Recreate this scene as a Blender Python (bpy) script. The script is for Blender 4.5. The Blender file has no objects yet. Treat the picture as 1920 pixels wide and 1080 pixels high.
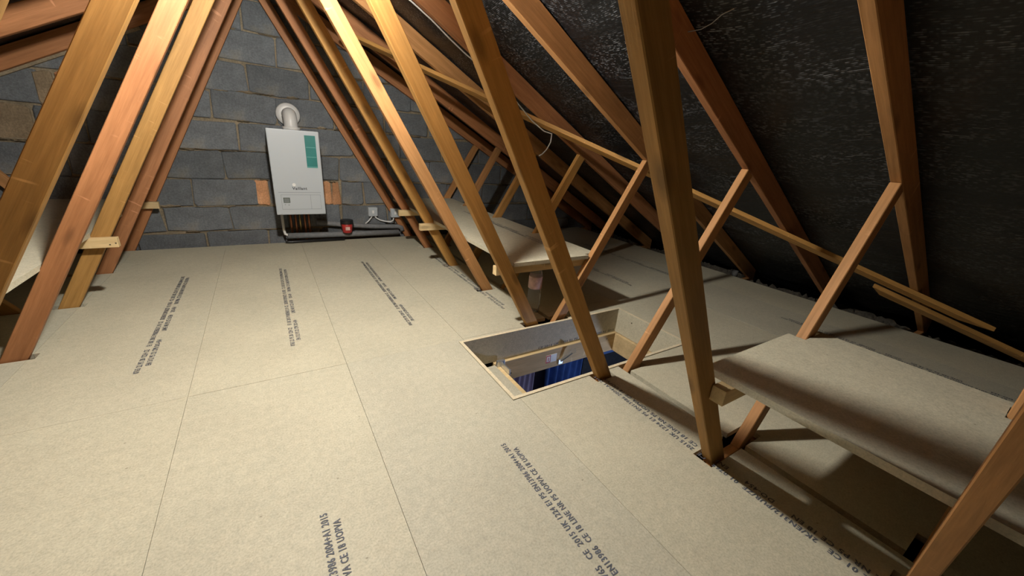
import bpy, bmesh, math, random
from mathutils import Vector, Matrix
random.seed(7)
scene = bpy.context.scene
COL = scene.collection

# ------------------------------------------------------------------ camera
cam_d = bpy.data.cameras.new('camera')
cam_d.sensor_width = 36.0
cam_d.lens = 712.446 / 1920 * 36.0
cam_d.clip_start = 0.02
cam = bpy.data.objects.new('camera', cam_d)
COL.objects.link(cam)
R = ((0.84760803, -0.12315672, 0.51613279),
     (-0.52515425, -0.33398931, 0.78272866),
     (0.07598454, -0.93449642, -0.3477683))
M3 = Matrix([[R[i][0], -R[i][1], -R[i][2]] for i in range(3)])
cam.matrix_world = Matrix.Translation((0, 0, 1)) @ M3.to_4x4()
scene.camera = cam

# ------------------------------------------------------------------ world and exposure
world = bpy.data.worlds.new('world')
world.use_nodes = True
world.node_tree.nodes['Background'].inputs[0].default_value = (0.01, 0.01, 0.012, 1)
world.node_tree.nodes['Background'].inputs[1].default_value = 0.0
scene.world = world
scene.view_settings.view_transform = 'Standard'
scene.view_settings.look = 'None'
scene.view_settings.gamma = 1.0
scene.view_settings.use_curve_mapping = False
scene.view_settings.exposure = 0.0
BULB_POS = (0.135, 1.565, 1.77)
BULB_STRENGTH = 2380.0
LANDING_WATTS = 26.0

# ------------------------------------------------------------------ helpers
def tag(o, label=None, cat=None, group=None, kind=None):
    if label: o['label'] = label
    if cat: o['category'] = cat
    if group: o['group'] = group
    if kind: o['kind'] = kind
    return o

def empty(name, loc, rotz=0):
    o = bpy.data.objects.new(name, None)
    o.empty_display_size = 0.1
    COL.objects.link(o)
    o.location = loc
    o.rotation_euler = (0, 0, rotz)
    return o

def link(name, me, mat, parent=None, mw=None, smooth=False):
    if isinstance(me, bmesh.types.BMesh):
        bm = me
        bmesh.ops.recalc_face_normals(bm, faces=bm.faces)
        me = bpy.data.meshes.new(name)
        bm.to_mesh(me); bm.free()
    if mat is not None and not me.materials:
        me.materials.append(mat)
    if smooth:
        for p in me.polygons: p.use_smooth = True
    o = bpy.data.objects.new(name, me)
    COL.objects.link(o)
    if mw is not None: o.matrix_basis = mw
    if parent is not None: o.parent = parent
    return o

def bm_box(bm, x0, x1, y0, y1, z0, z1, bev=0.0):
    m = Matrix.Translation(((x0+x1)/2, (y0+y1)/2, (z0+z1)/2)) @ Matrix.Diagonal((abs(x1-x0), abs(y1-y0), abs(z1-z0), 1))
    r = bmesh.ops.create_cube(bm, size=1, matrix=m)
    if bev > 0:
        es = list({e for v in r['verts'] for e in v.link_edges})
        bmesh.ops.bevel(bm, geom=es, offset=bev, segments=2, affect='EDGES', profile=0.6)
    return bm

def box(name, x0, x1, y0, y1, z0, z1, mat, parent=None, bev=0.0):
    return link(name, bm_box(bmesh.new(), x0, x1, y0, y1, z0, z1, bev), mat, parent)

def bm_tube(bm, pts, r, n=10, cap=True):
    pts = [Vector(p) for p in pts]
    rings = []
    up = None
    for i, p in enumerate(pts):
        a = pts[max(i-1, 0)]; b = pts[min(i+1, len(pts)-1)]
        t = (b-a).normalized()
        if up is None:
            up = Vector((0, 0, 1)) if abs(t.z) < 0.9 else Vector((1, 0, 0))
        s = t.cross(up).normalized(); up = s.cross(t).normalized()
        rr = r[i] if isinstance(r, (list, tuple)) else r
        rings.append([bm.verts.new(p + (s*math.cos(2*math.pi*k/n) + up*math.sin(2*math.pi*k/n))*rr) for k in range(n)])
    for a, b in zip(rings, rings[1:]):
        for k in range(n):
            bm.faces.new((a[k], a[(k+1) % n], b[(k+1) % n], b[k]))
    if cap:
        bm.faces.new(rings[0][::-1]); bm.faces.new(rings[-1])
    return bm

def tube(name, pts, r, mat, parent=None, n=10):
    return link(name, bm_tube(bmesh.new(), pts, r, n), mat, parent, smooth=True)

def bm_lathe(bm, prof, n=24, loc=(0, 0, 0)):
    rings = []
    for r, z in prof:
        rings.append([bm.verts.new((loc[0]+r*math.cos(2*math.pi*k/n), loc[1]+r*math.sin(2*math.pi*k/n), loc[2]+z)) for k in range(n)])
    for a, b in zip(rings, rings[1:]):
        for k in range(n):
            bm.faces.new((a[k], a[(k+1) % n], b[(k+1) % n], b[k]))
    bm.faces.new(rings[0][::-1]); bm.faces.new(rings[-1])
    return bm

def clip(poly, a, b, c):
    """keep a*x + b*z <= c"""
    out = []
    for i in range(len(poly)):
        p, q = poly[i], poly[(i+1) % len(poly)]
        dp = a*p[0]+b*p[1]-c; dq = a*q[0]+b*q[1]-c
        if dp <= 0: out.append(p)
        if dp*dq < 0:
            t = dp/(dp-dq)
            out.append((p[0]+(q[0]-p[0])*t, p[1]+(q[1]-p[1])*t))
    return out

def member(name, poly, y0, y1, start, end, mat, parent, bev=0.0025):
    """timber: polygon in XZ extruded in Y; local X runs along the grain"""
    dx, dz = end[0]-start[0], end[1]-start[1]
    ang = math.atan2(dz, dx)
    ca, sa = math.cos(ang), math.sin(ang)
    loc = [((p[0]-start[0])*ca + (p[1]-start[1])*sa, -(p[0]-start[0])*sa + (p[1]-start[1])*ca) for p in poly]
    th = y1-y0
    bm = bmesh.new()
    f = [bm.verts.new((x, 0, z)) for x, z in loc]
    b = [bm.verts.new((x, th, z)) for x, z in loc]
    bm.faces.new(f); bm.faces.new(b[::-1])
    n = len(loc)
    for i in range(n):
        bm.faces.new((f[i], b[i], b[(i+1) % n], f[(i+1) % n]))
    bmesh.ops.recalc_face_normals(bm, faces=bm.faces)
    if bev:
        bmesh.ops.bevel(bm, geom=list(bm.edges), offset=bev, segments=1, affect='EDGES')
    mw = Matrix.Translation((start[0], y0, start[1])) @ Matrix.Rotation(-ang, 4, 'Y')
    return link(name, bm, mat, parent, mw)

def bar(name, a, b, w, t, nrm, mat, parent=None, bev=0.002, cut_a=0.0, cut_b=0.0):
    """timber bar from a to b, width w in the plane normal to nrm, thickness t along nrm; slanted ends"""
    a = Vector(a); b = Vector(b)
    d = (b-a); L = d.length; d.normalize()
    nz = Vector(nrm); nz = (nz - d*nz.dot(d)).normalized()
    s = nz.cross(d)
    bm = bmesh.new()
    vs = []
    for zz in (-t/2, t/2):
        for x, yy, in ((cut_a, -w/2), (L, -w/2), (L-cut_b, w/2), (0, w/2)):
            vs.append(bm.verts.new((x, yy, zz)))
    for f in ((0, 1, 2, 3), (7, 6, 5, 4), (0, 4, 5, 1), (1, 5, 6, 2), (2, 6, 7, 3), (3, 7, 4, 0)):
        bm.faces.new([vs[i] for i in f])
    bmesh.ops.recalc_face_normals(bm, faces=bm.faces)
    if bev: bmesh.ops.bevel(bm, geom=list(bm.edges), offset=bev, segments=1, affect='EDGES')
    mw = Matrix(((d.x, s.x, nz.x, a.x), (d.y, s.y, nz.y, a.y), (d.z, s.z, nz.z, a.z), (0, 0, 0, 1)))
    return link(name, bm, mat, parent, mw)

def panel(name, x0, x1, y0, y1, z0, z1, mat, parent=None, cuts=(), gap=0.0006):
    """sheet with rectangular notches, built on a grid"""
    x0 += gap; x1 -= gap; y0 += gap; y1 -= gap
    xs = {x0, x1}; ys = {y0, y1}
    cl = []
    for a, b, c, d in cuts:
        a = max(a, x0); b = min(b, x1); c = max(c, y0); d = min(d, y1)
        if a < b and c < d:
            cl.append((a, b, c, d)); xs |= {a, b}; ys |= {c, d}
    xs = sorted(xs); ys = sorted(ys)
    ok = [[not any(a <= (xs[i]+xs[i+1])/2 <= b and c <= (ys[j]+ys[j+1])/2 <= d for a, b, c, d in cl)
           for j in range(len(ys)-1)] for i in range(len(xs)-1)]
    bm = bmesh.new(); V = {}
    def v(i, j, k):
        if (i, j, k) not in V: V[(i, j, k)] = bm.verts.new((xs[i], ys[j], z1 if k else z0))
        return V[(i, j, k)]
    def g(i, j): return 0 <= i < len(xs)-1 and 0 <= j < len(ys)-1 and ok[i][j]
    for i in range(len(xs)-1):
        for j in range(len(ys)-1):
            if not ok[i][j]: continue
            bm.faces.new((v(i, j, 1), v(i+1, j, 1), v(i+1, j+1, 1), v(i, j+1, 1)))
            bm.faces.new((v(i, j, 0), v(i, j+1, 0), v(i+1, j+1, 0), v(i+1, j, 0)))
            if not g(i-1, j): bm.faces.new((v(i, j, 0), v(i, j, 1), v(i, j+1, 1), v(i, j+1, 0)))
            if not g(i+1, j): bm.faces.new((v(i+1, j, 0), v(i+1, j+1, 0), v(i+1, j+1, 1), v(i+1, j, 1)))
            if not g(i, j-1): bm.faces.new((v(i, j, 0), v(i+1, j, 0), v(i+1, j, 1), v(i, j, 1)))
            if not g(i, j+1): bm.faces.new((v(i, j+1, 0), v(i, j+1, 1), v(i+1, j+1, 1), v(i+1, j+1, 0)))
    return link(name, bm, mat, parent)

_tc = {}
def text_mesh(s, size, bold=0.0):
    key = (s, size, bold)
    if key in _tc: return _tc[key]
    c = bpy.data.curves.new('lettering', 'FONT')
    c.body = s; c.size = size; c.resolution_u = 2; c.offset = bold
    c.space_character = 1.12
    o = bpy.data.objects.new('lettering', c)
    COL.objects.link(o)
    dg = bpy.context.evaluated_depsgraph_get()
    me = bpy.data.meshes.new_from_object(o.evaluated_get(dg))
    bpy.data.objects.remove(o); bpy.data.curves.remove(c)
    me.materials.clear()
    _tc[key] = me
    return me

# ------------------------------------------------------------------ materials
def newmat(name):
    m = bpy.data.materials.new(name); m.use_nodes = True
    nt = m.node_tree
    b = nt.nodes['Principled BSDF']
    return m, nt, b

def N(nt, t, **kw):
    n = nt.nodes.new(t)
    for k, v in kw.items():
        if k in n.inputs.keys(): n.inputs[k].default_value = v
        else: setattr(n, k, v)
    return n

def ramp(nt, fac, stops):
    r = nt.nodes.new('ShaderNodeValToRGB')
    el = r.color_ramp.elements
    while len(el) < len(stops): el.new(0.5)
    for e, (p, c) in zip(el, stops):
        e.position = p; e.color = (c[0], c[1], c[2], 1) if isinstance(c, (tuple, list)) else (c, c, c, 1)
    nt.links.new(fac, r.inputs[0])
    return r

def mapping(nt, scale, coord='Object'):
    tc = nt.nodes.new('ShaderNodeTexCoord')
    mp = nt.nodes.new('ShaderNodeMapping')
    mp.inputs['Scale'].default_value = scale
    nt.links.new(tc.outputs[coord], mp.inputs[0])
    return mp.outputs[0]

def mix(nt, fac, a, b, mode='MIX'):
    m = nt.nodes.new('ShaderNodeMix'); m.data_type = 'RGBA'; m.blend_type = mode
    for s, v in ((m.inputs[0], fac), (m.inputs[6], a), (m.inputs[7], b)):
        if isinstance(v, (int, float)): s.default_value = v
        elif isinstance(v, (tuple, list)): s.default_value = (v[0], v[1], v[2], 1)
        else: nt.links.new(v, s)
    return m.outputs[2]

def bump(nt, h, b, strength=0.3, dist=0.01):
    n = nt.nodes.new('ShaderNodeBump')
    n.inputs['Strength'].default_value = strength; n.inputs['Distance'].default_value = dist
    nt.links.new(h, n.inputs['Height']); nt.links.new(n.outputs[0], b.inputs['Normal'])

def mat_plain(name, c, rough=0.5, metal=0.0, noise=0.0, scale=40, spec=0.5):
    m, nt, b = newmat(name)
    b.inputs['Base Color'].default_value = (*c, 1)
    b.inputs['Roughness'].default_value = rough
    b.inputs['Metallic'].default_value = metal
    b.inputs['Specular IOR Level'].default_value = spec
    if noise:
        n = N(nt, 'ShaderNodeTexNoise', Scale=scale, Detail=3.0)
        nt.links.new(mapping(nt, (1, 1, 1)), n.inputs['Vector'])
        lo = tuple(x*(1-noise) for x in c); hi = tuple(min(1, x*(1+noise)) for x in c)
        r = ramp(nt, n.outputs[0], [(0.3, lo), (0.7, hi)])
        nt.links.new(r.outputs[0], b.inputs['Base Color'])
        bump(nt, n.outputs[0], b, 0.15, 0.004)
    return m

def mat_chip(name, base):
    m, nt, b = newmat(name)
    vec = mapping(nt, (1, 1, 1))
    big = N(nt, 'ShaderNodeTexNoise', Scale=2.2, Detail=4.0, Roughness=0.6); nt.links.new(vec, big.inputs['Vector'])
    mid = N(nt, 'ShaderNodeTexNoise', Scale=38.0, Detail=4.0, Roughness=0.7); nt.links.new(vec, mid.inputs['Vector'])
    fine = N(nt, 'ShaderNodeTexNoise', Scale=170.0, Detail=2.0, Roughness=0.7); nt.links.new(vec, fine.inputs['Vector'])
    fl = N(nt, 'ShaderNodeTexVoronoi', Scale=70.0); nt.links.new(mapping(nt, (1, 2.3, 1)), fl.inputs['Vector'])
    c0 = tuple(x*0.93 for x in base); c1 = tuple(x*1.07 for x in base)
    a = ramp(nt, big.outputs[0], [(0.3, c0), (0.7, c1)]).outputs[0]
    f2 = ramp(nt, fine.outputs[0], [(0.25, 0.72), (0.5, 1.0), (0.75, 1.22)]).outputs[0]
    f3 = ramp(nt, mid.outputs[0], [(0.3, 0.88), (0.7, 1.1)]).outputs[0]
    c = mix(nt, 0.75, a, f2, 'MULTIPLY')
    c = mix(nt, 0.8, c, f3, 'MULTIPLY')
    # pale chips
    pf = ramp(nt, fl.outputs['Distance'], [(0.0, 1.0), (0.16, 0.0)]).outputs[0]
    c = mix(nt, mix(nt, 1.0, pf, (0.35, 0.35, 0.35), 'MULTIPLY'), c, (0.64, 0.56, 0.40))
    # rare dark specks
    v2 = N(nt, 'ShaderNodeTexVoronoi', Scale=11.0); nt.links.new(mapping(nt, (1, 1.4, 1)), v2.inputs['Vector'])
    sp = ramp(nt, v2.outputs['Distance'], [(0.025, 1.0), (0.05, 0.0)]).outputs[0]
    c = mix(nt, mix(nt, 1.0, sp, (0.55, 0.55, 0.55), 'MULTIPLY'), c, (0.13, 0.10, 0.06))
    oi = nt.nodes.new('ShaderNodeObjectInfo')
    rv = ramp(nt, oi.outputs['Random'], [(0.0, (0.93, 0.94, 0.96)), (1.0, (1.04, 1.03, 1.0))]).outputs[0]
    c = mix(nt, 1.0, c, rv, 'MULTIPLY')
    nt.links.new(c, b.inputs['Base Color'])
    b.inputs['Roughness'].default_value = 0.62
    b.inputs['Specular IOR Level'].default_value = 0.35
    bump(nt, mid.outputs[0], b, 0.08, 0.004)
    return m

def mat_wood(name, dark, light, knots=True):
    m, nt, b = newmat(name)
    oi = nt.nodes.new('ShaderNodeObjectInfo')
    tc = nt.nodes.new('ShaderNodeTexCoord')
    add = nt.nodes.new('ShaderNodeVectorMath'); add.operation = 'ADD'
    sc = nt.nodes.new('ShaderNodeVectorMath'); sc.operation = 'SCALE'; sc.inputs[0].default_value = (7.3, 3.1, 5.7)
    nt.links.new(oi.outputs['Random'], sc.inputs['Scale'])
    nt.links.new(tc.outputs['Object'], add.inputs[0]); nt.links.new(sc.outputs[0], add.inputs[1])
    def mp(s):
        q = nt.nodes.new('ShaderNodeMapping'); q.inputs['Scale'].default_value = s
        nt.links.new(add.outputs[0], q.inputs[0]); return q.outputs[0]
    g = N(nt, 'ShaderNodeTexNoise', Scale=1.0, Detail=5.0, Roughness=0.65, Distortion=0.4); nt.links.new(mp((2.2, 42, 42)), g.inputs['Vector'])
    g2 = N(nt, 'ShaderNodeTexNoise', Scale=1.0, Detail=3.0, Roughness=0.6); nt.links.new(mp((2.0, 9, 9)), g2.inputs['Vector'])
    fine = N(nt, 'ShaderNodeTexNoise', Scale=1.0, Detail=2.0); nt.links.new(mp((12, 260, 260)), fine.inputs['Vector'])
    c = ramp(nt, g.outputs[0], [(0.25, dark), (0.75, light)]).outputs[0]
    c = mix(nt, 0.8, c, ramp(nt, g2.outputs[0], [(0.3, 0.78), (0.7, 1.15)]).outputs[0], 'MULTIPLY')
    c = mix(nt, 0.5, c, ramp(nt, fine.outputs[0], [(0.3, 0.8), (0.7, 1.1)]).outputs[0], 'MULTIPLY')
    if knots:
        k = N(nt, 'ShaderNodeTexVoronoi', Scale=1.0); nt.links.new(mp((3.2, 9, 9)), k.inputs['Vector'])
        kf = ramp(nt, k.outputs['Distance'], [(0.08, 1.0), (0.20, 0.0)]).outputs[0]
        c = mix(nt, mix(nt, 1.0, kf, (0.6, 0.6, 0.6), 'MULTIPLY'), c, tuple(x*0.35 for x in dark))
    sc1 = N(nt, 'ShaderNodeTexNoise', Scale=1.0, Detail=1.0, Distortion=0.6); nt.links.new(mp((55, 7, 7)), sc1.inputs['Vector'])
    sc2 = N(nt, 'ShaderNodeTexNoise', Scale=1.0, Detail=2.0); nt.links.new(mp((3.5, 6, 6)), sc2.inputs['Vector'])
    sf = mix(nt, 1.0, ramp(nt, sc1.outputs[0], [(0.66, 0.0), (0.72, 1.0)]).outputs[0], ramp(nt, sc2.outputs[0], [(0.56, 0.0), (0.64, 0.55)]).outputs[0], 'MULTIPLY')
    c = mix(nt, sf, c, tuple(min(1, x*1.45+0.05) for x in light))
    rv = ramp(nt, oi.outputs['Random'], [(0.0, (0.9, 0.9, 0.92)), (1.0, (1.06, 1.04, 1.0))]).outputs[0]
    c = mix(nt, 1.0, c, rv, 'MULTIPLY')
    nt.links.new(c, b.inputs['Base Color'])
    b.inputs['Roughness'].default_value = 0.6
    b.inputs['Specular IOR Level'].default_value = 0.3
    bump(nt, g.outputs[0], b, 0.18, 0.004)
    return m

def mat_block(name, base, tint):
    m, nt, b = newmat(name)
    tc = nt.nodes.new('ShaderNodeTexCoord')
    big = N(nt, 'ShaderNodeTexNoise', Scale=5.0, Detail=5.0, Roughness=0.65); nt.links.new(tc.outputs['Object'], big.inputs['Vector'])
    fine = N(nt, 'ShaderNodeTexNoise', Scale=75.0, Detail=4.0, Roughness=0.8); nt.links.new(tc.outputs['Object'], fine.inputs['Vector'])
    lo = tuple(x*0.72 for x in base); hi = tuple(x*1.3 for x in base)
    c = ramp(nt, big.outputs[0], [(0.3, lo), (0.7, hi)]).outputs[0]
    c = mix(nt, 0.8, c, ramp(nt, fine.outputs[0], [(0.3, 0.6), (0.7, 1.35)]).outputs[0], 'MULTIPLY')
    st = N(nt, 'ShaderNodeTexNoise', Scale=3.1, Detail=3.0, Roughness=0.6); nt.links.new(mapping(nt, (1, 1, 1.4)), st.inputs['Vector'])
    sf = ramp(nt, st.outputs[0], [(0.58, 0.0), (0.75, 0.6)]).outputs[0]
    c = mix(nt, sf, c, tint)
    oi = nt.nodes.new('ShaderNodeObjectInfo')
    rv = ramp(nt, oi.outputs['Random'], [(0.0, 0.8), (1.0, 1.18)]).outputs[0]
    c = mix(nt, 1.0, c, rv, 'MULTIPLY')
    nt.links.new(c, b.inputs['Base Color'])
    b.inputs['Roughness'].default_value = 0.92
    b.inputs['Specular IOR Level'].default_value = 0.2
    bump(nt, fine.outputs[0], b, 0.6, 0.008)
    return m

def mat_felt(name):
    m, nt, b = newmat(name)
    uv = nt.nodes.new('ShaderNodeUVMap'); uv.uv_map = 'UVMap'
    def mp(s):
        q = nt.nodes.new('ShaderNodeMapping'); q.inputs['Scale'].default_value = s
        nt.links.new(uv.outputs[0], q.inputs[0]); return q.outputs[0]
    snap = nt.nodes.new('ShaderNodeVectorMath'); snap.operation = 'SNAP'; snap.inputs[1].default_value = (0.0001, 0.0085, 1.0)
    nt.links.new(uv.outputs[0], snap.inputs[0])
    q = nt.nodes.new('ShaderNodeMapping'); q.inputs['Scale'].default_value = (48, 2100, 1); nt.links.new(snap.outputs[0], q.inputs[0])
    dash = N(nt, 'ShaderNodeTexNoise', Scale=1.0, Detail=1.0); nt.links.new(q.outputs[0], dash.inputs['Vector'])
    patch = N(nt, 'ShaderNodeTexNoise', Scale=1.0, Detail=3.0); nt.links.new(mp((2.6, 5.0, 1)), patch.inputs['Vector'])
    wv = N(nt, 'ShaderNodeTexWave', Scale=1.0, Distortion=0.0); wv.bands_direction = 'Y'; nt.links.new(mp((1, 37.4, 1)), wv.inputs['Vector'])
    d = ramp(nt, dash.outputs[0], [(0.50, 0.0), (0.66, 1.0)]).outputs[0]
    p = ramp(nt, patch.outputs[0], [(0.38, 0.08), (0.66, 1.0)]).outputs[0]
    f = mix(nt, 1.0, d, p, 'MULTIPLY')
    f = mix(nt, 1.0, f, wv.outputs['Color'], 'MULTIPLY')
    c = mix(nt, f, (0.0055, 0.006, 0.007), (0.19, 0.20, 0.22))
    nt.links.new(c, b.inputs['Base Color'])
    b.inputs['Roughness'].default_value = 0.42
    b.inputs['Specular IOR Level'].default_value = 0.35
    crin = N(nt, 'ShaderNodeTexNoise', Scale=1.0, Detail=4.0); nt.links.new(mp((5, 26, 1)), crin.inputs['Vector'])
    bump(nt, mix(nt, 0.25, crin.outputs[0], f), b, 0.5, 0.012)
    return m

CHIP = mat_chip('chipboard', (0.475, 0.44, 0.335))
WOOD_O = mat_wood('timber_orange', (0.32, 0.155, 0.052), (0.52, 0.262, 0.100))
WOOD_G = mat_wood('timber_golden', (0.33, 0.170, 0.045), (0.52, 0.285, 0.085))
WOOD_R = mat_wood('timber_russet', (0.28, 0.118, 0.045), (0.45, 0.20, 0.085))
PINE = mat_wood('fresh_pine', (0.56, 0.40, 0.20), (0.72, 0.55, 0.30))
BLOCK = mat_block('concrete_block', (0.135, 0.145, 0.155), (0.24, 0.21, 0.15))
MORTAR = mat_block('mortar', (0.25, 0.205, 0.14), (0.36, 0.25, 0.15))
BRICK = mat_block('clay_brick', (0.50, 0.255, 0.13), (0.5, 0.33, 0.2))
BRICKY = mat_block('buff_brick', (0.22, 0.165, 0.105), (0.3, 0.22, 0.14))
FELT = mat_felt('roof_felt')
INK = mat_plain('ink', (0.085, 0.092, 0.115), 0.7, noise=0.3, scale=60)
WHITE = mat_plain('white_enamel', (0.42, 0.455, 0.485), 0.4)
WPLAST = mat_plain('white_plastic', (0.72, 0.72, 0.70), 0.4)
GREY = mat_plain('grey_foam', (0.17, 0.175, 0.18), 0.8, noise=0.15)
DGREY = mat_plain('dark_grey', (0.045, 0.047, 0.05), 0.7, noise=0.2)
FLUE = mat_plain('flue_white', (0.55, 0.54, 0.52), 0.4)
TEAL = mat_plain('teal_print', (0.022, 0.175, 0.165), 0.35, noise=0.08, scale=8)
TEAL2 = mat_plain('teal_pale', (0.10, 0.30, 0.28), 0.35)
SEAM = mat_plain('seam_grey', (0.24, 0.26, 0.28), 0.5)
LCD = mat_plain('display', (0.10, 0.12, 0.10), 0.25)
COPPER = mat_plain('copper', (0.45, 0.19, 0.10), 0.4, metal=0.9)
BRASS = mat_plain('brass', (0.45, 0.33, 0.14), 0.4, metal=0.9)
RED = mat_plain('red_plastic', (0.42, 0.035, 0.03), 0.4)
BLACK = mat_plain('black_plastic', (0.012, 0.012, 0.013), 0.4)
STEEL = mat_plain('zinc_steel', (0.62, 0.65, 0.70), 0.3, metal=0.9)
CABLE = mat_plain('white_cable', (0.48, 0.475, 0.45), 0.45)
THREAD = mat_plain('grey_thread', (0.30, 0.30, 0.30), 0.8)
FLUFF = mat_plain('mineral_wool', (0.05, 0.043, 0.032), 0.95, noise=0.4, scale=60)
PLASTER = mat_plain('plasterboard', (0.10, 0.09, 0.075), 0.9, noise=0.2)
LANDW = mat_plain('landing_paint', (0.42, 0.40, 0.48), 0.8)
LANDF = mat_plain('landing_carpet', (0.03, 0.035, 0.06), 0.95)
BLUE = mat_plain('blue_cloth', (0.06, 0.13, 0.36), 0.85, noise=0.2, scale=12)
LBLUE = mat_plain('pale_blue', (0.14, 0.25, 0.55), 0.7)
LILAC = mat_plain('lilac_cloth', (0.42, 0.34, 0.44), 0.85, noise=0.15, scale=10)
REDPRINT = mat_plain('red_print', (0.50, 0.03, 0.025), 0.5)
PINKLAB = mat_plain('pink_label', (0.58, 0.38, 0.34), 0.55, noise=0.25, scale=30)
SCREW = mat_plain('screw', (0.10, 0.085, 0.06), 0.5, metal=0.5)
def mat_pet():
    m, nt, b = newmat('clear_plastic')
    b.inputs['Base Color'].default_value = (0.9, 0.93, 0.95, 1)
    b.inputs['Transmission Weight'].default_value = 0.92
    b.inputs['Roughness'].default_value = 0.06
    b.inputs['IOR'].default_value = 1.2
    return m
PET = mat_pet()
def mat_bulb():
    m, nt, b = newmat('lit_bulb')
    b.inputs['Emission Color'].default_value = (1.0, 0.965, 0.885, 1)
    b.inputs['Emission Strength'].default_value = BULB_STRENGTH
    return m
BULBM = mat_bulb()

# ------------------------------------------------------------------ roof geometry
CX, APEX, SL = 0.14, 2.006, 0.54
RV = 0.125                      # vertical depth of a rafter
def under(x): return APEX - SL*abs(x-CX)
WALLY = 4.13
TRUSS_Y = [4.075, 3.49, 2.875, 2.265, 1.625, 1.05, 0.48, -0.05]
TRUSS_ROT = [0.0, 0.035, 0.03, 0.02, 0.027, 0.0, 0.0, 0.0]
TH = 0.036

# ------------------------------------------------------------------ gable wall of blocks
wb = bmesh.new()
pts = [(-4.0, -0.5), (4.3, -0.5), (4.3, under(4.3)+RV), (CX, APEX+RV), (-4.0, under(-4.0)+RV)]
f = [wb.verts.new((x, WALLY+0.014, z)) for x, z in pts]; b_ = [wb.verts.new((x, WALLY+0.22, z)) for x, z in pts]
wb.faces.new(f); wb.faces.new(b_[::-1])
for i in range(5): wb.faces.new((f[i], b_[i], b_[(i+1) % 5], f[(i+1) % 5]))
wall_back = tag(link('wall_back', wb, MORTAR), kind='structure')

def roof_clip(poly):
    poly = clip(poly, SL, 1.0, APEX+RV-0.01+SL*CX)
    if len(poly) >= 3: poly = clip(poly, -SL, 1.0, APEX+RV-0.01-SL*CX)
    return poly

def block(name, x0, x1, z0, z1, mat, proud=0.0, rnd=0.010):
    j = lambda a: random.uniform(-a, a)
    c = 0.012
    poly = [(x0+c, z0), ((x0+x1)/2, z0), (x1-c, z0), (x1, z0+c), (x1, z1-c), (x1-c, z1), ((x0+x1)/2, z1), (x0+c, z1), (x0, z1-c), (x0, z0+c)]
    poly = [(x+j(rnd), z+j(rnd)) for x, z in poly]
    poly = roof_clip(poly)
    if len(poly) < 3: return
    cx = sum(p[0] for p in poly)/len(poly); cz = sum(p[1] for p in poly)/len(poly)
    area = abs(sum(poly[i][0]*poly[(i+1) % len(poly)][1]-poly[(i+1) % len(poly)][0]*poly[i][1] for i in range(len(poly))))/2
    if area < 0.002: return
    bm = bmesh.new()
    front = WALLY - proud
    back = [bm.verts.new((x-cx, WALLY+0.03-front, z-cz)) for x, z in poly]
    mid = [bm.verts.new((x-cx, 0.006, z-cz)) for x, z in poly]
    w = x1-x0; h = z1-z0
    inn = [bm.verts.new(((x-cx)*(1-0.014/w), j(0.0015), (z-cz)*(1-0.014/h))) for x, z in poly]
    n = len(poly)
    for a, b in ((back, mid), (mid, inn)):
        for i in range(n): bm.faces.new((a[i], a[(i+1) % n], b[(i+1) % n], b[i]))
    bm.faces.new(inn)
    o = link(name, bm, mat, wall_back)
    o.location = (cx, front, cz)
    return o

ZJ = [-0.115, 0.112, 0.33, 0.555, 0.785, 1.02, 1.245, 1.468, 1.69, 1.915, 2.14]
PERP = {0: -0.49, 1: -0.296, 2: -0.522, 3: -0.282, 4: -0.141, 5: -0.293, 6: -0.025, 7: -0.25, 8: 0.0, 9: 0.2}
for r in range(10):
    z0, z1 = ZJ[r]+0.006, ZJ[r+1]-0.006
    x = PERP[r] - 0.452*9
    while x < 4.1:
        xa, xb = x+0.006, x+0.446
        x += 0.452
        if xb < -3.7: continue
        segs = [(xa, xb, BLOCK, 'concrete_block')]
        if r == 2:      # cut bricks set in either side of the boiler
            if xa < -0.05 < xb or abs(xa+0.07) < 0.02:
                segs = [(xa, -0.09, BLOCK, 'concrete_block'), (-0.078, 0.012, BRICK, 'brick'), (0.024, xb, BLOCK, 'concrete_block')]
            elif xa < 0.5 < xb:
                segs = [(xa, 0.452, BLOCK, 'concrete_block'), (0.460, 0.535, BRICK, 'brick'), (0.543, 0.612, BRICK, 'brick'), (0.622, xb, BLOCK, 'concrete_block')]
        if r == 4 and xa < -1.32 < xb:
            segs = [(xa, -1.295, BRICKY, 'brick'), (-1.285, xb, BLOCK, 'concrete_block')]
        if r == 5 and xa < -1.15 < xb:
            segs = [(xa, -1.24, BRICKY, 'brick'), (-1.225, -1.13, BRICKY, 'brick'), (-1.118, -1.02, BRICK, 'brick'), (-1.008, xb, BLOCK, 'concrete_block')]
        for a, b, mt, nm in segs:
            if b-a > 0.03:
                block(nm, a, b, z0 + random.uniform(-0.004, 0.004), z1 + random.uniform(-0.004, 0.004), mt, random.uniform(0.0, 0.008))
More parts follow.
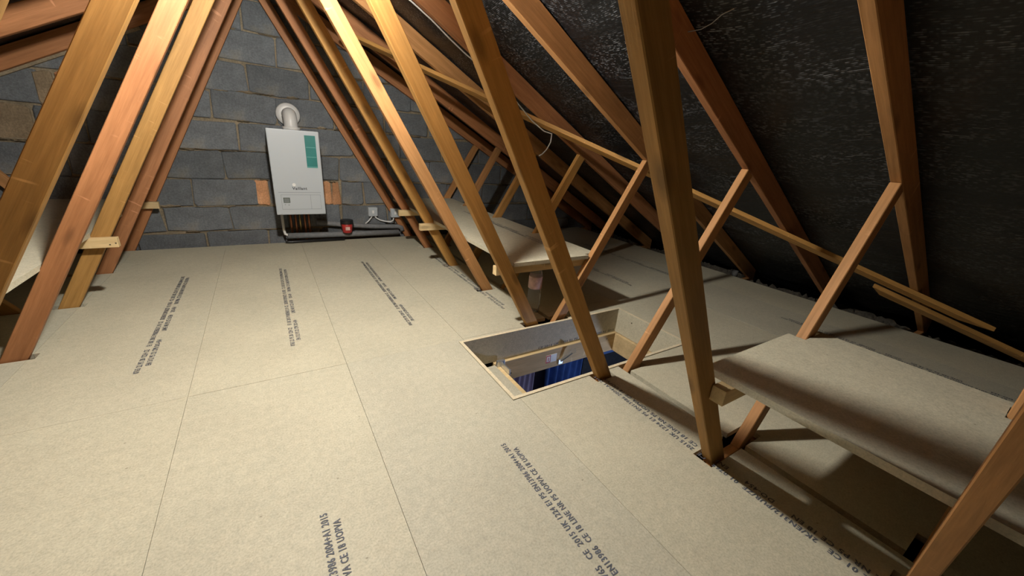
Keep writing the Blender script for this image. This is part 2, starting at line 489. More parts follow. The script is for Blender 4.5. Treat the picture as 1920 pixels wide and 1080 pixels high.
# smears of mortar standing proud of the bed joints
for k in range(150):
    r = random.randrange(1, 9); x = random.uniform(-1.8, 2.8)
    z = ZJ[r]+random.uniform(-0.006, 0.008)
    if z > under(x)-0.02 or (0.0 < x < 0.48 and 0.25 < z < 1.05): continue
    w = random.uniform(0.05, 0.2); h = random.uniform(0.007, 0.022)
    bm = bmesh.new(); n = 9
    top = []; bot = []
    for i in range(n):
        u = i/(n-1); e = math.sin(math.pi*u)**0.5
        top.append((x+w*(u-.5), z+h*e*random.uniform(.5, 1.1))); bot.append((x+w*(u-.5), z-h*e*random.uniform(.5, 1.1)))
    tv = [bm.verts.new((p[0], WALLY+0.01, p[1])) for p in top]; bv = [bm.verts.new((p[0], WALLY+0.01, p[1])) for p in bot]
    mv = [bm.verts.new(((a[0]+b[0])/2, WALLY-0.010-random.uniform(0, .004), (a[1]+b[1])/2)) for a, b in zip(top, bot)]
    for i in range(n-1):
        bm.faces.new((tv[i], tv[i+1], mv[i+1], mv[i])); bm.faces.new((mv[i], mv[i+1], bv[i+1], bv[i]))
    link('mortar_smear', bm, MORTAR, wall_back)

# ------------------------------------------------------------------ roof felt (sagging between the rafters)
def felt(side, name, fine):
    bm = bmesh.new(); uvl = bm.loops.layers.uv.new('UVMap')
    ny, nx = (170, 110) if fine else (60, 40)
    Y0, Y1 = -3.0, WALLY
    L = 4.1
    rows = []
    rnd = random.Random(3)
    creases = [(rnd.uniform(0.3, 4.0), rnd.uniform(0.006, 0.016), rnd.uniform(0.02, 0.06), rnd.uniform(0, 6), rnd.uniform(0.8, 2)) for _ in range(26)]
    for i in range(nx+1):
        u = i/nx*L; row = []
        for jx in range(ny+1):
            y = Y0+(Y1-Y0)*jx/ny
            # nearest bay
            ph = ((y+0.05) % 0.6)/0.6
            sag = 0.020*math.sin(math.pi*ph)**2
            cr = 0
            for c0, amp, wd, p0, fr in creases:
                d = (u - c0 - 0.03*math.sin(fr*y+p0))/wd
                cr += amp*math.exp(-d*d)*(0.5+0.5*math.sin(2.3*fr*y+p0*2))
            off = -(sag + cr*(0.3+0.7*math.sin(math.pi*ph)**2)) + 0.012
            x = CX + side*(u - off*-0.0)
            z = APEX + RV - SL*u + off
            row.append(bm.verts.new((x, y, z)))
        rows.append(row)
    for i in range(nx):
        for jx in range(ny):
            fc = bm.faces.new((rows[i][jx], rows[i+1][jx], rows[i+1][jx+1], rows[i][jx+1]))
            for lp, (a, b) in zip(fc.loops, ((i, jx), (i+1, jx), (i+1, jx+1), (i, jx+1))):
                lp[uvl].uv = (Y0+(Y1-Y0)*b/ny, a/nx*L*1.136)
            fc.smooth = True
    o = link(name, bm, FELT)
    tag(o, kind='structure')
    return o
felt(1, 'ceiling_right', True)
felt(-1, 'ceiling_left', False)
# plain far gable behind the camera
bm = bmesh.new()
vs = [bm.verts.new((x, -3.0, z)) for x, z in ((-4, -0.4), (4.3, -0.4), (CX, APEX+RV))]
vs2 = [bm.verts.new((x, -3.2, z)) for x, z in ((-4, -0.4), (4.3, -0.4), (CX, APEX+RV))]
bm.faces.new(vs); bm.faces.new(vs2[::-1])
for i in range(3): bm.faces.new((vs[i], vs2[i], vs2[(i+1) % 3], vs[(i+1) % 3]))
tag(link('wall_front', bm, BLOCK), kind='structure')

# ------------------------------------------------------------------ floor
HX0, HX1, HY0, HY1 = 0.772, 1.992, 1.092, 1.645         # hatch, outer faces of the lining
floor = panel('floor', -4.0, 4.2, -3.0, WALLY, -0.33, -0.31, PLASTER, None, [(HX0, HX1, HY0, HY1)])
tag(floor, kind='structure')
FT = 0.022
cuts = [(HX0, HX1, HY0, HY1)]
def tr(k, x): return TRUSS_Y[k] + (x-CX)*TRUSS_ROT[k]
for k in range(8):
    for xa, xb, e0, e1 in ((1.205, 1.358 if k in (1, 2, 3) else 1.325, 0.014, 0.022), (1.41, 1.545, 0.014, 0.022), (-1.075, -0.925, 0.008, 0.010), (-1.265, -1.13, 0.008, 0.010)):
        y = tr(k, (xa+xb)/2)
        cuts.append((xa, xb, y-e0, y+TH+e1))
for k in (4, 6): cuts.append((1.32, 1.42, tr(k, 1.37)-0.014, tr(k, 1.37)+TH+0.022))
FAR = 4.035
XE = [-2.12, -1.535, -0.946, -0.356, 0.217, 0.807, 1.402]
XR = [1.432, 2.06, 2.65, 3.24, 3.70]
P = {}
for i in range(len(XE)-1):
    for r, (y0, y1) in enumerate(((-3.0, -0.735), (-0.735, 1.668), (1.668, FAR))):
        P[(i, r)] = panel('chipboard_panel', XE[i], XE[i+1], y0, y1, -FT, random.uniform(-0.0006, 0.0004), CHIP, floor, cuts)
for i in range(len(XR)-1):
    for r, (y0, y1) in enumerate(((-3.0, -0.62), (-0.62, 1.78), (1.78, FAR))):
        P[(i+10, r)] = panel('chipboard_panel', XR[i], XR[i+1], y0, y1, -FT, random.uniform(-0.0006, 0.0004), CHIP, floor, cuts)

T1 = '0765 22 P5 20 1224 CE     E1 UK 2015 PUR/EN312 01 CE   2K/EN312/PUR/ZF  01 0765   CE  2015 UK 1224 E1 P5 EN13986 2004+A1 2015'
T2 = 'EN 312 P5 22 CPR DO-454               LINE NR P5 CE 18 EN      DO-454       EN13986  CE 18 LINE NR P5 UOPVA CE 18 UOPVA'
TS = 0.026
def print_line(parent, s, x, yend, z, size=TS, length=1.30, rot=math.pi/2):
    me = text_mesh(s, size, 0.0007)
    if not me.materials: me.materials.append(INK)
    w = max(v.co.x for v in me.vertices)
    sx = length/w
    o = bpy.data.objects.new('printed_lettering', me)
    COL.objects.link(o)
    o.matrix_basis = Matrix.Translation((x, yend-length, z)) @ Matrix.Rotation(rot, 4, 'Z') @ Matrix.Diagonal((sx, 1, 1, 1))
    o.parent = parent
    o['kind'] = 'stuff'
    return o
def stamp(par, x, yend, length=1.30):
    print_line(par, T1, x+0.010, yend, 0.0012, length=length)
    print_line(par, T2, x+0.039, yend-0.035, 0.0012, length=length*0.93)
for (i, x) in ((2, -0.555), (3, 0.015), (4, 0.605), (5, 1.225)):
    stamp(P[(i, 2)], x, 3.235)
for (i, x) in ((3, 0.022), (4, 0.605)):
    stamp(P[(i, 1)], x, 0.897)
stamp(P[(5, 1)], 1.222, 1.075, 1.62)
stamp(P[(11, 2)], 2.46, 3.25); stamp(P[(12, 2)], 3.06, 3.25)
stamp(P[(12, 1)], 3.02, 1.05)
stamp(P[(10, 1)], 1.80, 0.90)

# insulation at the eaves
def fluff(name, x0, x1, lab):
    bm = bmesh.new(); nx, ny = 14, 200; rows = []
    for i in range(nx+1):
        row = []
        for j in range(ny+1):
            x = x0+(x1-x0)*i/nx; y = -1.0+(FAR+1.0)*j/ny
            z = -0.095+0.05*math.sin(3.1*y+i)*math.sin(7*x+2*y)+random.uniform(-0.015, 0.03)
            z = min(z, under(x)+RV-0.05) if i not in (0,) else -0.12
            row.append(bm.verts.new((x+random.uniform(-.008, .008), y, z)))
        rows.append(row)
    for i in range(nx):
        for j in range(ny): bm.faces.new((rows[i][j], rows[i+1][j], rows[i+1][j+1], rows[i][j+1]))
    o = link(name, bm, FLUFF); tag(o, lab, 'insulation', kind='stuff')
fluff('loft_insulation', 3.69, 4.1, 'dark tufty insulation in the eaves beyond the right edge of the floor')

# ------------------------------------------------------------------ roof trusses
ORD = ['first', 'second', 'third', 'fourth', 'fifth', 'sixth', 'seventh', 'eighth']
LBL = ['orange timber roof truss flat against the grey block gable wall',
       'timber roof truss second from the block wall, its right web beside the sockets',
       'timber roof truss third from the block wall, golden right web holding a pale bearer end',
       'timber roof truss fourth from the block wall, its right rafter carrying the white cable',
       'bright timber roof truss at the near end of the far chipboard shelf',
       'timber roof truss whose right web stands at the near edge of the floor hatch',
       'big timber roof truss at the far end of the near chipboard shelf',
       'nearest timber roof truss, only its right strut showing in the bottom right corner']
MATS = [(WOOD_R, WOOD_R), (WOOD_R, WOOD_R), (WOOD_G, WOOD_G), (WOOD_O, WOOD_R), (WOOD_G, WOOD_G), (WOOD_G, WOOD_G), (WOOD_G, WOOD_G), (WOOD_O, WOOD_O)]
def strip(a, b, w):
    d = Vector((b[0]-a[0], b[1]-a[1])).normalized(); n = Vector((-d.y, d.x))*w/2
    a = Vector(a)-d*0.3; b = Vector(b)+d*0.3
    return [tuple(a-n), tuple(b-n), tuple(b+n), tuple(a+n)]
BOT = -0.028
FSH = [0.0, 0.03, 0.03, 0.028, 0.0, 0.0, 0.0, 0.0]
RSH = [0.02, 0.0, 0.0, 0.045, 0.04, 0.03, 0.08, 0.03]
LSH = [0.10, 0.085, 0.075, 0.06, 0.035, 0.05, 0.10, 0.10]
for k, y in enumerate(TRUSS_Y):
    t = empty('roof_truss', (CX, y, 0), TRUSS_ROT[k])
    tag(t, LBL[k], 'roof truss', 'roof trusses along the loft')
    mr, ml = MATS[k]
    for s in (1, -1):
        if k == 7 and s == -1: pass
        S = lambda poly: [(p[0]*s, p[1]) for p in poly]
        up = APEX
        mt = mr if s == 1 else ml
        # rafter
        poly = [(0.0, up), (3.86, up-SL*3.86), (3.86, up-SL*3.86+RV), (0.0, up+RV)]
        member('rafter', S(poly), 0, TH, (0, up), (s*3.86, up-SL*3.86), WOOD_R if k in (0, 1, 3, 5) else WOOD_O, t)
        # long web from the floor to the apex
        a = (1.268-CX+(FSH[k] if s == 1 else 0), 0.0)
        b = (0.008-RSH[k], 1.985) if s == 1 else (0.008+LSH[k], 1.985)
        poly = strip(a, b, 0.072)
        poly = clip(poly, 0, -1, -BOT); poly = clip(poly, SL, 1, up-0.001); poly = clip(poly, -SL, 1, up-0.001); poly = clip(poly, -1, 0, 0.052 if s == 1 else -0.053)
        member('web', S(poly), 0, TH, (s*a[0], a[1]), (s*b[0], b[1]), mt, t)
        # short strut up to the rafter
        a, b = (1.478-CX, 0.0), (2.068-CX, 0.985)
        poly = strip(a, b, 0.064)
        poly = clip(poly, 0, -1, -BOT); poly = clip(poly, SL, 1, up-0.001)
        member('strut', S(poly), 0, TH, (s*a[0], a[1]), (s*b[0], b[1]), WOOD_O if k not in (2, 3) else WOOD_G, t)
    poly = [(-3.8, -0.125), (3.8, -0.125), (3.8, BOT-0.001), (-3.8, BOT-0.001)]
    member('ceiling_tie', poly, 0, TH, (-3.8, -0.08), (3.8, -0.08), WOOD_O, t)

# diagonal braces nailed under the rafters
RN = Vector((SL, 0, 1)).normalized()
def onroof(x, y, off): return Vector((x, y, under(x))) + RN*off
tag(bar('diagonal_brace', onroof(0.62, 3.64, -0.014), onroof(3.40, 0.19, -0.014), 0.072, 0.026, RN, WOOD_G, cut_b=0.13),
    'long timber brace slanting under the right rafters down towards the eaves', 'brace', 'diagonal braces')
tag(bar('diagonal_brace', onroof(3.17, 0.615, -0.042), onroof(3.73, -0.075, -0.042), 0.078, 0.026, RN, WOOD_G, cut_a=-0.10),
    'short timber brace lapping the lower end of the long slanting brace', 'brace', 'diagonal braces')

bar('mortar_fillet', (-1.65, 4.118, under(-1.65)-0.010), (-0.62, 4.118, under(-0.62)-0.010), 0.022, 0.018, (SL, 0, -1), MORTAR, wall_back)
# ------------------------------------------------------------------ shelves
def shelf(lab, x0, x1, y0, y1, ztop, bearers, cuts, gap=0.0):
    t = empty('shelf', ((x0+x1)/2, y0, 0))
    tag(t, lab, 'shelf', 'chipboard shelves on bearers')
    inv = Matrix.Translation((-(x0+x1)/2, -y0, 0))
    def adopt(o):
        o.parent = t; o.matrix_parent_inverse = inv; return o
    bd = adopt(panel('shelf_board', x0, x1, y0, y1, ztop-0.022, ztop, CHIP, None, cuts))
    for (bx0, bx1, by0, by1) in bearers:
        o = adopt(box('bearer', bx0, bx1, by0, by1, ztop-0.022-0.052, ztop-0.0225, PINE if bx0 != 1.0001 else WOOD_O, None, 0.002))
    return t, bd, adopt
scut = [(1.655, 1.79, tr(k, 1.7)-0.006, tr(k, 1.7)+TH+0.006) for k in range(8)]
s1, b1, ad = shelf('long far chipboard shelf on the right running back to the block wall', 1.105, 1.755, 1.672, 4.06, 0.402,
      [(1.012, 1.665, tr(4, 1.35)+TH+0.012, tr(4, 1.35)+TH+0.05), (0.985, 1.70, tr(2, 1.0)-0.042, tr(2, 1.0)-0.004), (1.0, 1.70, tr(1, 1.0)-0.042, tr(1, 1.0)-0.004)],
      scut + [(1.0, 1.115, tr(k, 1.1)-0.006, tr(k, 1.1)+TH+0.02) for k in range(4)])
ad(print_line(None, T1, 1.545, 3.25, 0.4032)); ad(print_line(None, T2, 1.575, 3.2, 0.4032, length=1.2))
s2, b2, ad = shelf('near chipboard shelf in the right foreground, its front edge in shadow', 1.105, 1.805, -1.6, 0.535, 0.402,
      [(1.062, 1.70, TRUSS_Y[6]-0.044, TRUSS_Y[6]-0.002)], [(1.655, 1.782, y-0.004, y+TH+0.02) for y in TRUSS_Y[:7]] + [(1.66, 1.76, TRUSS_Y[7]-0.002, TRUSS_Y[7]+TH+0.002)])
s3, b3, ad = shelf('left-hand chipboard shelf behind the leaning left webs', -1.50, -0.822, 1.70, 4.05, 0.402,
      [(-1.45, -0.715, tr(2, -.75)-0.042, tr(2, -.75)-0.004), (-1.45, -0.735, TRUSS_Y[0]-0.042, TRUSS_Y[0]-0.004)],
      [(-1.52, -1.36, tr(k, -1.45)-0.02, tr(k, -1.45)+TH+0.02) for k in range(8)])
# screw marks on the pale bearer end of the left shelf
for dx in (-0.012, 0.012):
    o = box('screw_head', -0.735+dx-0.003, -0.735+dx+0.003, tr(2, -.75)-0.0435, tr(2, -.75)-0.0415, 0.345+dx*0.3, 0.351+dx*0.3, SCREW)
    ad(o)

# ------------------------------------------------------------------ loft hatch
h = empty('loft_hatch', ((HX0+HX1)/2, (HY0+HY1)/2, 0))
tag(h, 'open rectangular loft hatch lined with chipboard and a pine ladder frame', 'hatch')
hinv = Matrix.Translation((-(HX0+HX1)/2, -(HY0+HY1)/2, 0))
def hp(o): o.parent = h; o.matrix_parent_inverse = hinv; return o
t_ = 0.018
e_ = 0.0015
hp(box('lining_board', HX0+e_, HX1-e_, HY1-t_, HY1-e_, -0.168, 0.003, CHIP))
hp(box('lining_board', HX0+e_, HX1-e_, HY0+e_, HY0+t_, -0.168, 0.003, CHIP))
hp(box('lining_board', HX0+e_, HX0+t_, HY0+t_, HY1-t_, -0.168, 0.003, CHIP))
rl = hp(box('lining_board', HX1-t_, HX1-e_, HY0+t_, HY1-t_, -0.168, 0.003, CHIP))
hp(box('ledge', HX0+t_, 0.985, HY0+t_, HY1-t_-0.02, -0.20, -0.178, CHIP))
fr_z0, fr_z1 = -0.305, -0.170
hp(box('frame_board', 0.985, HX1-e_, HY1-0.040, HY1-e_, fr_z0, fr_z1, PINE, None, 0.002))
hp(box('frame_board', 0.985, HX1-e_, HY0+e_, HY0+0.030, fr_z0, fr_z1, PINE, None, 0.002))
hp(box('frame_board', HX1-0.038, HX1-e_-0.002, HY0+0.031, HY1-0.041, fr_z0, fr_z1-0.002, PINE, None, 0.002))
hp(box('frame_board', 0.987, 1.012, HY0+0.031, HY1-0.041, fr_z0, fr_z1-0.012, PINE, None, 0.002))
EDGE = mat_plain('raw_chipboard_edge', (0.62, 0.53, 0.37), 0.7, noise=0.12, scale=90)
for (xa, xb, ya, yb) in ((HX0+e_, HX1-e_, HY1-t_, HY1-e_), (HX0+e_, HX1-e_, HY0+e_, HY0+t_), (HX0+e_, HX0+t_, HY0+t_, HY1-t_), (HX1-t_, HX1-e_, HY0+t_, HY1-t_)):
    hp(box('rim_edge', xa, xb, ya, yb, 0.0031, 0.0045, EDGE))
# print along the foot of the far lining board
me = text_mesh('CE 2015 UK 1224 E1 P5 EN13986 2004+A1 2015', TS, 0.0007)
if not me.materials: me.materials.append(INK)
o = bpy.data.objects.new('printed_lettering', me); COL.objects.link(o)
w = max(v.co.x for v in me.vertices)
o.matrix_basis = Matrix.Translation((1.30, HY1-t_-0.0008, -0.158)) @ Matrix.Rotation(math.pi/2, 4, 'X') @ Matrix.Diagonal((0.66/w, 0.8, 1, 1)); hp(o)
# warning sticker
hp(box('sticker', 1.355, 1.440, HY1-0.0415, HY1-0.0400, -0.262, -0.207, WPLAST))
hp(box('sticker_red', 1.355, 1.392, HY1-0.0423, HY1-0.0412, -0.262, -0.207, REDPRINT))
hp(box('sticker_sign', 1.362, 1.385, HY1-0.0430, HY1-0.0421, -0.252, -0.217, WPLAST))
hp(box('sticker_arrow', 1.370, 1.377, HY1-0.0436, HY1-0.0428, -0.247, -0.222, REDPRINT))
# latch and hinge plate in zinc
bm = bmesh.new()
bm_tube(bm, [(1.475, HY1-0.045, -0.268), (1.510, HY1-0.070, -0.222), (1.535, HY1-0.085, -0.192)], 0.010, 8)
bm_tube(bm, [(1.528, HY1-0.095, -0.182), (1.546, HY1-0.075, -0.196)], 0.016, 10)
bm_box(bm, 1.455, 1.492, HY1-0.050, HY1-0.0405, -0.292, -0.256, 0.003)
hp(link('latch', bm, STEEL, smooth=False))
bm = bmesh.new()
bm_box(bm, 0.990, 1.040, HY1-0.060, HY1-0.0405, -0.260, -0.145, 0.003)
bm_box(bm, 1.013, 1.020, HY1-0.150, HY1-0.060, -0.260, -0.150, 0.002)
for i in range(3): bm_tube(bm, [(1.020, HY1-0.085-0.0*i, -0.245+0.035*i), (1.028, HY1-0.085, -0.245+0.035*i)], 0.007, 8)
hp(link('hinge_plate', bm, STEEL))
for (sx, sz) in ((1.70, -0.235), (1.10, -0.26), (1.88, -0.20)):
    hp(box('screw_head', sx-0.004, sx+0.004, HY1-0.0415, HY1-0.0395, sz-0.004, sz+0.004, SCREW))
for (sy, sz) in ((1.30, -0.06), (1.50, -0.05), (1.42, -0.22)):
    xx = HX1-t_ if sz > -.17 else HX1-0.038
    hp(box('screw_head', xx-0.0015, xx+0.001, sy-0.004, sy+0.004, sz-0.004, sz+0.004, SCREW))

# the landing below, glimpsed through the hatch
bm = bmesh.new()
bm_box(bm, 0.3, 3.8, 2.35, 2.45, -2.7, -0.335)
tag(link('wall_landing', bm, LANDW), kind='structure')
tag(box('wall_landing_right', 3.7, 3.8, 0.2, 2.35, -2.7, -0.335, LANDW), kind='structure')
tag(box('floor_landing', 0.3, 3.8, 0.2, 2.35, -2.75, -2.7, LANDF), kind='structure')
def drape(name, x0, x1, y, z0, z1, mat, lab, folds, amp):
    bm = bmesh.new(); nx, nz = 60, 14; F = []; B = []
    for j in range(nz+1):
        v = j/nz; fr, br = [], []
        for i in range(nx+1):
            u = i/nx
            d = amp*(math.sin(folds*2*math.pi*u+1.5*v)+0.4*math.sin(folds*5.3*u+3*v))
            x = x0+(x1-x0)*u + 0.02*math.sin(5*v+u*3)
            fr.append(bm.verts.new((x, y-d, z1+(z0-z1)*v))); br.append(bm.verts.new((x, y-d+0.006, z1+(z0-z1)*v)))
        F.append(fr); B.append(br)
    for j in range(nz):
        for i in range(nx):
            bm.faces.new((F[j][i], F[j][i+1], F[j+1][i+1], F[j+1][i])); bm.faces.new((B[j][i], B[j+1][i], B[j+1][i+1], B[j][i+1]))
    for j in range(nz):
        for i in (0, nx): bm.faces.new((F[j][i], F[j+1][i], B[j+1][i], B[j][i]))
    for i in range(nx):
        for j in (0, nz): bm.faces.new((F[j][i], F[j][i+1], B[j][i+1], B[j][i]))
    o = link(name, bm, mat, smooth=True); tag(o, lab, 'curtain')
    return o
drape('hanging_cloth', 1.45, 1.79, 2.24, -2.3, -0.45, LILAC, 'lilac cloth hanging in folds below the hatch', 5, 0.02)
drape('hanging_cloth', 1.86, 2.32, 2.22, -2.3, -0.45, BLUE, 'blue cloth hanging in folds below the hatch', 5, 0.03)
tag(box('dark_panel', 2.40, 3.60, 2.28, 2.348, -2.69, -0.86, DGREY, None, 0.004), 'dark tall panel beside the blue cloth below the hatch', 'panel')
tag(box('pale_blue_board', 2.40, 3.65, 2.24, 2.348, -0.85, -0.70, LBLUE, None, 0.004), 'pale blue board high up below the hatch, at its right corner', 'board')
ld = bpy.data.lights.new('landing_lamp', 'POINT'); ld.energy = LANDING_WATTS; ld.color = (0.55, 0.68, 1.0); ld.shadow_soft_size = 0.08
lo = bpy.data.objects.new('landing_lamp', ld); lo.location = (2.3, 0.6, -0.75); COL.objects.link(lo)

# ------------------------------------------------------------------ boiler
bx0, bx1, bz0, bz1, byf = 0.050, 0.421, 0.318, 0.992, 3.71
t = empty('boiler', ((bx0+bx1)/2, WALLY, bz0))
tag(t, 'white wall-hung boiler with teal sticker and white flue elbow on block wall', 'boiler')
binv = Matrix.Translation((-(bx0+bx1)/2, -WALLY, -bz0))
def bp(o): o.parent = t; o.matrix_parent_inverse = binv; return o
bp(box('casing', bx0+0.004, bx1-0.004, byf+0.02, WALLY-0.012, bz0+0.006, bz1-0.004, SEAM, None, 0.006))
fp = bp(box('front_panel', bx0, bx1, byf, byf+0.022, bz0, bz1, WHITE, None, 0.008))
def bface(name, x0, x1, z0, z1, mat, d=0.0015): return bp(box(name, bx0+x0, bx0+x1, byf-d, byf+0.002, bz0+z0, bz0+z1, mat))
bface('sticker', 0.262, 0.342, 0.395, 0.640, TEAL)
bface('sticker_band', 0.266, 0.338, 0.545, 0.551, TEAL2, 0.0022)
bface('sticker_band', 0.266, 0.338, 0.470, 0.476, TEAL2, 0.0022)
bface('sticker_foot', 0.262, 0.342, 0.387, 0.398, TEAL2, 0.0022)
me = text_mesh('Vaillant', 0.032, 0.0008)
if not me.materials: me.materials.append(DGREY)
o = bpy.data.objects.new('lettering', me); COL.objects.link(o)
o.matrix_basis = Matrix.Translation((bx0+0.135, byf-0.0012, bz0+0.208)) @ Matrix.Rotation(math.pi/2, 4, 'X'); bp(o)
bm = bmesh.new(); bm_lathe(bm, [(0.013, -0.002), (0.013, 0.002)], 16)
o = link('emblem', bm, WPLAST); o.matrix_basis = Matrix.Translation((bx0+0.150, byf-0.0005, bz0+0.248)) @ Matrix.Rotation(math.pi/2, 4, 'X'); bp(o)
for (x0, x1, z0, z1) in ((0.03, 0.345, 0.184, 0.1875), (0.045, 0.340, 0.165, 0.1675), (0.045, 0.340, 0.045, 0.0475), (0.045, 0.0475, 0.045, 0.167), (0.338, 0.340, 0.045, 0.167), (0.262, 0.2645, 0.045, 0.167)):
    bface('panel_seam', x0, x1, z0, z1, SEAM, 0.0008)
bface('display', 0.060, 0.108, 0.100, 0.143, LCD, 0.002)
for i in range(3): bface('display_row', 0.066, 0.102, 0.108+0.011*i, 0.113+0.011*i, SEAM, 0.003)
bface('key', 0.066, 0.074, 0.082, 0.088, SEAM, 0.002); bface('key', 0.092, 0.100, 0.078, 0.086, SEAM, 0.002)
# flue elbow
fx = bx0+0.19; fy = byf+0.19
bm = bmesh.new()
pts = [(fx, fy, bz1-0.01), (fx, fy, bz1+0.035)]
for i in range(9):
    a = i/8*math.pi/2; pts.append((fx, fy+0.075*(1-math.cos(a)), bz1+0.045+0.075*math.sin(a)))
pts.append((fx, WALLY-0.002, bz1+0.12))
bm_tube(bm, pts, 0.052, 20)
o = bp(link('flue_elbow', bm, FLUE, smooth=True))
o = bp(tube('flue_collar', [(fx, fy, bz1-0.004), (fx, fy, bz1+0.022)], 0.066, FLUE, None, 24))
bm = bmesh.new()
bm_lathe(bm, [(0.060, 0.0), (0.088, 0.0), (0.095, 0.008), (0.088, 0.02), (0.060, 0.024)], 28)
o = link('flue_rosette', bm, FLUE, smooth=True); o.matrix_basis = Matrix.Translation((fx, WALLY-0.005, bz1+0.12)) @ Matrix.Rotation(math.pi/2, 4, 'X'); bp(o)
# tails under the boiler
for i, (px, mt) in enumerate(((0.11, COPPER), (0.15, COPPER), (0.185, BRASS), (0.225, COPPER), (0.26, COPPER))):
    o = bp(tube('pipe_tail', [(bx0+px, 4.078, bz0+0.01), (bx0+px, 4.078, 0.015 if i % 2 else 0.05)], 0.0095, mt, None, 10))
    o = bp(tube('union_nut', [(bx0+px, 4.078, bz0-0.035), (bx0+px, 4.078, bz0-0.005)], 0.016, BRASS, None, 6))
bp(tube('trap', [(bx0+0.325, 4.02, bz0+0.01), (bx0+0.325, 4.02, bz0-0.06), (bx0+0.35, 4.02, bz0-0.075)], 0.022, DGREY, None, 14))

# pipes along the foot of the wall
tag(tube('overflow_pipe', [(0.090, 4.02, 0.316), (0.092, 4.02, 0.12), (0.098, 4.02, 0.085), (0.125, 4.02, 0.070), (0.150, 4.02, 0.070)], 0.0115, WPLAST, None, 12),
    'thin white plastic pipe dropping from the boiler to the floor pipe', 'pipe')
tag(tube('lagged_pipe', [(0.115, 4.03, 0.063), (0.6, 4.03, 0.055), (1.145, 4.03, 0.052)], 0.027, GREY, None, 14),
    'lower grey lagged pipe lying along the foot of the block wall', 'pipe', 'lagged pipes')
tag(tube('lagged_pipe', [(0.375, 4.075, 0.175), (0.62, 4.075, 0.140), (0.9, 4.075, 0.112), (1.155, 4.075, 0.102), (1.19, 4.075, 0.09), (1.198, 4.07, 0.055)], 0.024, GREY, None, 14),
    'upper grey lagged pipe between the boiler and the corner, above another', 'pipe', 'lagged pipes')
tag(tube('drain_pipe', [(0.10, 3.985, 0.045), (0.10, 3.985, 0.02), (0.13, 3.985, 0.016), (0.60, 3.99, 0.018)], 0.012, BLACK, None, 10),
    'thin black pipe on the floor below the boiler', 'pipe')
p = empty('red_pot', (0.630, 3.990, 0.0825))
tag(p, 'small red tapered pot with black rim wedged against the grey wall pipes', 'pot')
bm = bmesh.new(); bm_lathe(bm, [(0.040, 0.0), (0.043, 0.004), (0.052, 0.090), (0.050, 0.092)], 20)
link('cup', bm, RED, p, smooth=True)
bm = bmesh.new(); bm_lathe(bm, [(0.054, 0.088), (0.060, 0.090), (0.060, 0.120), (0.056, 0.124)], 20)
link('rim', bm, BLACK, p, smooth=False)
box('paper_label', -0.022, 0.018, -0.0505, -0.045, 0.030, 0.062, PINKLAB, p)

# switched outlets and cable on the wall
def outlet(x, z, lab, y=WALLY-0.03):
    o = empty('wall_outlet', (x, y, z)); tag(o, lab, 'outlet', 'white electrical boxes on the block wall')
    box('back_box', -0.043, 0.043, -0.012, 0.028, -0.043, 0.043, WPLAST, o, 0.004)
    box('face_plate', -0.045, 0.045, -0.020, -0.0125, -0.045, 0.045, WHITE, o, 0.003)
    box('switch_rocker', -0.010, 0.010, -0.025, -0.020, -0.016, 0.016, WPLAST, o, 0.002)
outlet(0.905, 0.262, 'square white electrical box standing clear on the block wall')
outlet(1.118, 0.255, 'square white electrical box partly hidden behind a roof web', 4.046)
tag(tube('wall_cable', [(0.895, 4.10, 0.215), (0.886, 4.10, 0.198), (0.862, 4.10, 0.168), (0.828, 4.10, 0.140)], 0.007, WPLAST, None, 8), 'short white cable from the clear box down behind the pipe', 'cable')
tag(tube('wall_cable', [(0.925, 4.10, 0.215), (0.937, 4.10, 0.196), (0.975, 4.10, 0.172), (1.02, 4.09, 0.160), (1.075, 4.065, 0.158), (1.100, 4.055, 0.174), (1.106, 4.05, 0.212)], 0.007, WPLAST, None, 8),
    'white cable looping between the two electrical boxes', 'cable')

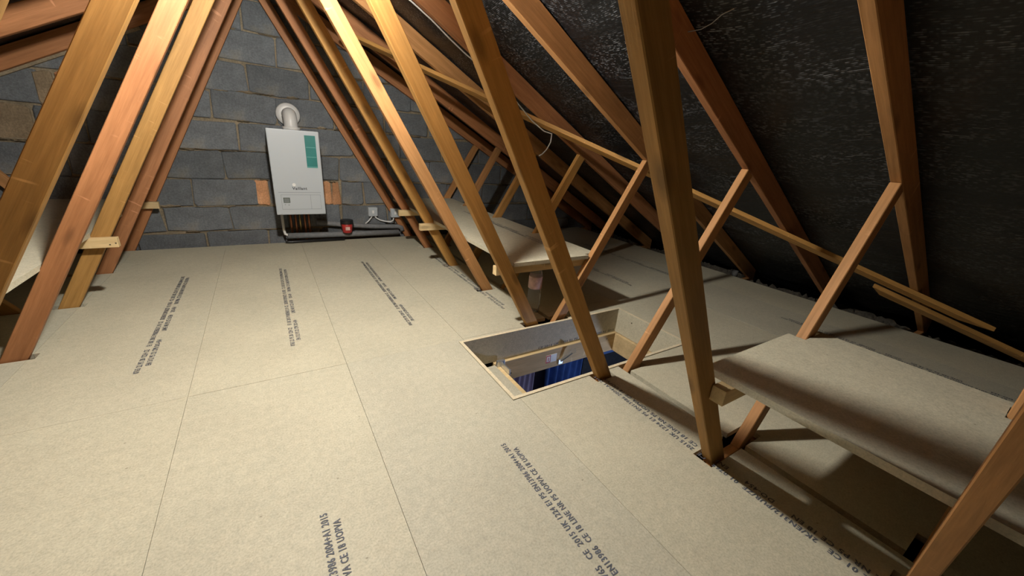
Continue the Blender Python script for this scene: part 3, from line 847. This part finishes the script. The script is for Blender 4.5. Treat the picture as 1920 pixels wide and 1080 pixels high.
# ------------------------------------------------------------------ bottle under the far shelf
bt = empty('water_bottle', (1.385, 1.835, 0.0))
tag(bt, 'clear plastic water bottle with pink label under the far shelf', 'bottle')
bm = bmesh.new()
bm_lathe(bm, [(0.030, 0.0), (0.040, 0.004), (0.042, 0.02), (0.040, 0.05), (0.042, 0.06), (0.040, 0.09), (0.042, 0.10), (0.041, 0.16), (0.0425, 0.165), (0.0425, 0.245), (0.040, 0.26), (0.028, 0.30), (0.016, 0.318), (0.0145, 0.336)], 28)
link('bottle_body', bm, PET, bt, smooth=True)
bm = bmesh.new()
bm_lathe(bm, [(0.0425, 0.166), (0.0435, 0.168), (0.0435, 0.244), (0.0425, 0.246)], 28)
link('paper_label', bm, PINKLAB, bt, smooth=True)
bm = bmesh.new(); bm_lathe(bm, [(0.0165, 0.330), (0.0165, 0.350), (0.015, 0.352)], 20)
link('cap', bm, WPLAST, bt)

# ------------------------------------------------------------------ cables on the rafters, thread, pipe stub
pts = []
for i in range(13):
    x = 0.45+(1.70-0.45)*i/12
    pts.append((x, 2.305+0.012*math.sin(i*1.3)+(x-CX)*0.02, under(x)-0.009-0.004*math.sin(i*0.9)**2-0.032*max(0.0, min(1.0, (x-1.42)/0.15))))
pts += [(1.745, 2.30, 1.105), (1.735, 2.29, 1.05), (1.70, 2.28, 1.00), (1.655, 2.27, 0.965), (1.63, 2.265, 0.955)]
tag(tube('rafter_cable', pts, 0.0042, CABLE, None, 8), 'white cable clipped under a right rafter, its loose end hanging in a curl', 'cable')
tp = [(1.375, 1.135, 1.38), (1.372, 1.12, 1.415), (1.365, 1.09, 1.435), (1.362, 1.05, 1.436), (1.365, 1.00, 1.436), (1.36, 0.96, 1.445), (1.35, 0.92, 1.462), (1.345, 0.88, 1.468)]
tag(tube('loose_thread', tp, 0.0016, THREAD, None, 6), 'thin grey thread curling off the dark felt near a rafter', 'thread')
tag(tube('pipe_stub', [(3.74, 1.80, -0.02), (3.74, 1.80, 0.05)], 0.035, GREY, None, 14), 'short grey pipe stub poking up at the right edge of the floor', 'pipe')

# ------------------------------------------------------------------ bulb
lb = empty('light_bulb', BULB_POS); tag(lb, 'bare lit bulb hanging high under the ridge', 'light bulb')
bm = bmesh.new(); bmesh.ops.create_uvsphere(bm, u_segments=20, v_segments=12, radius=0.045)
link('glass', bm, BULBM, lb, smooth=True)
bm = bmesh.new(); bm_lathe(bm, [(0.014, 0.042), (0.014, 0.055), (0.021, 0.057), (0.021, 0.095), (0.008, 0.11)], 16)
link('holder', bm, WPLAST, lb, smooth=False)
tube('flex', [(0, 0, 0.105), (0, 0, APEX-SL*(BULB_POS[0]-CX)+0.1-BULB_POS[2])], 0.004, CABLE, lb, 8)
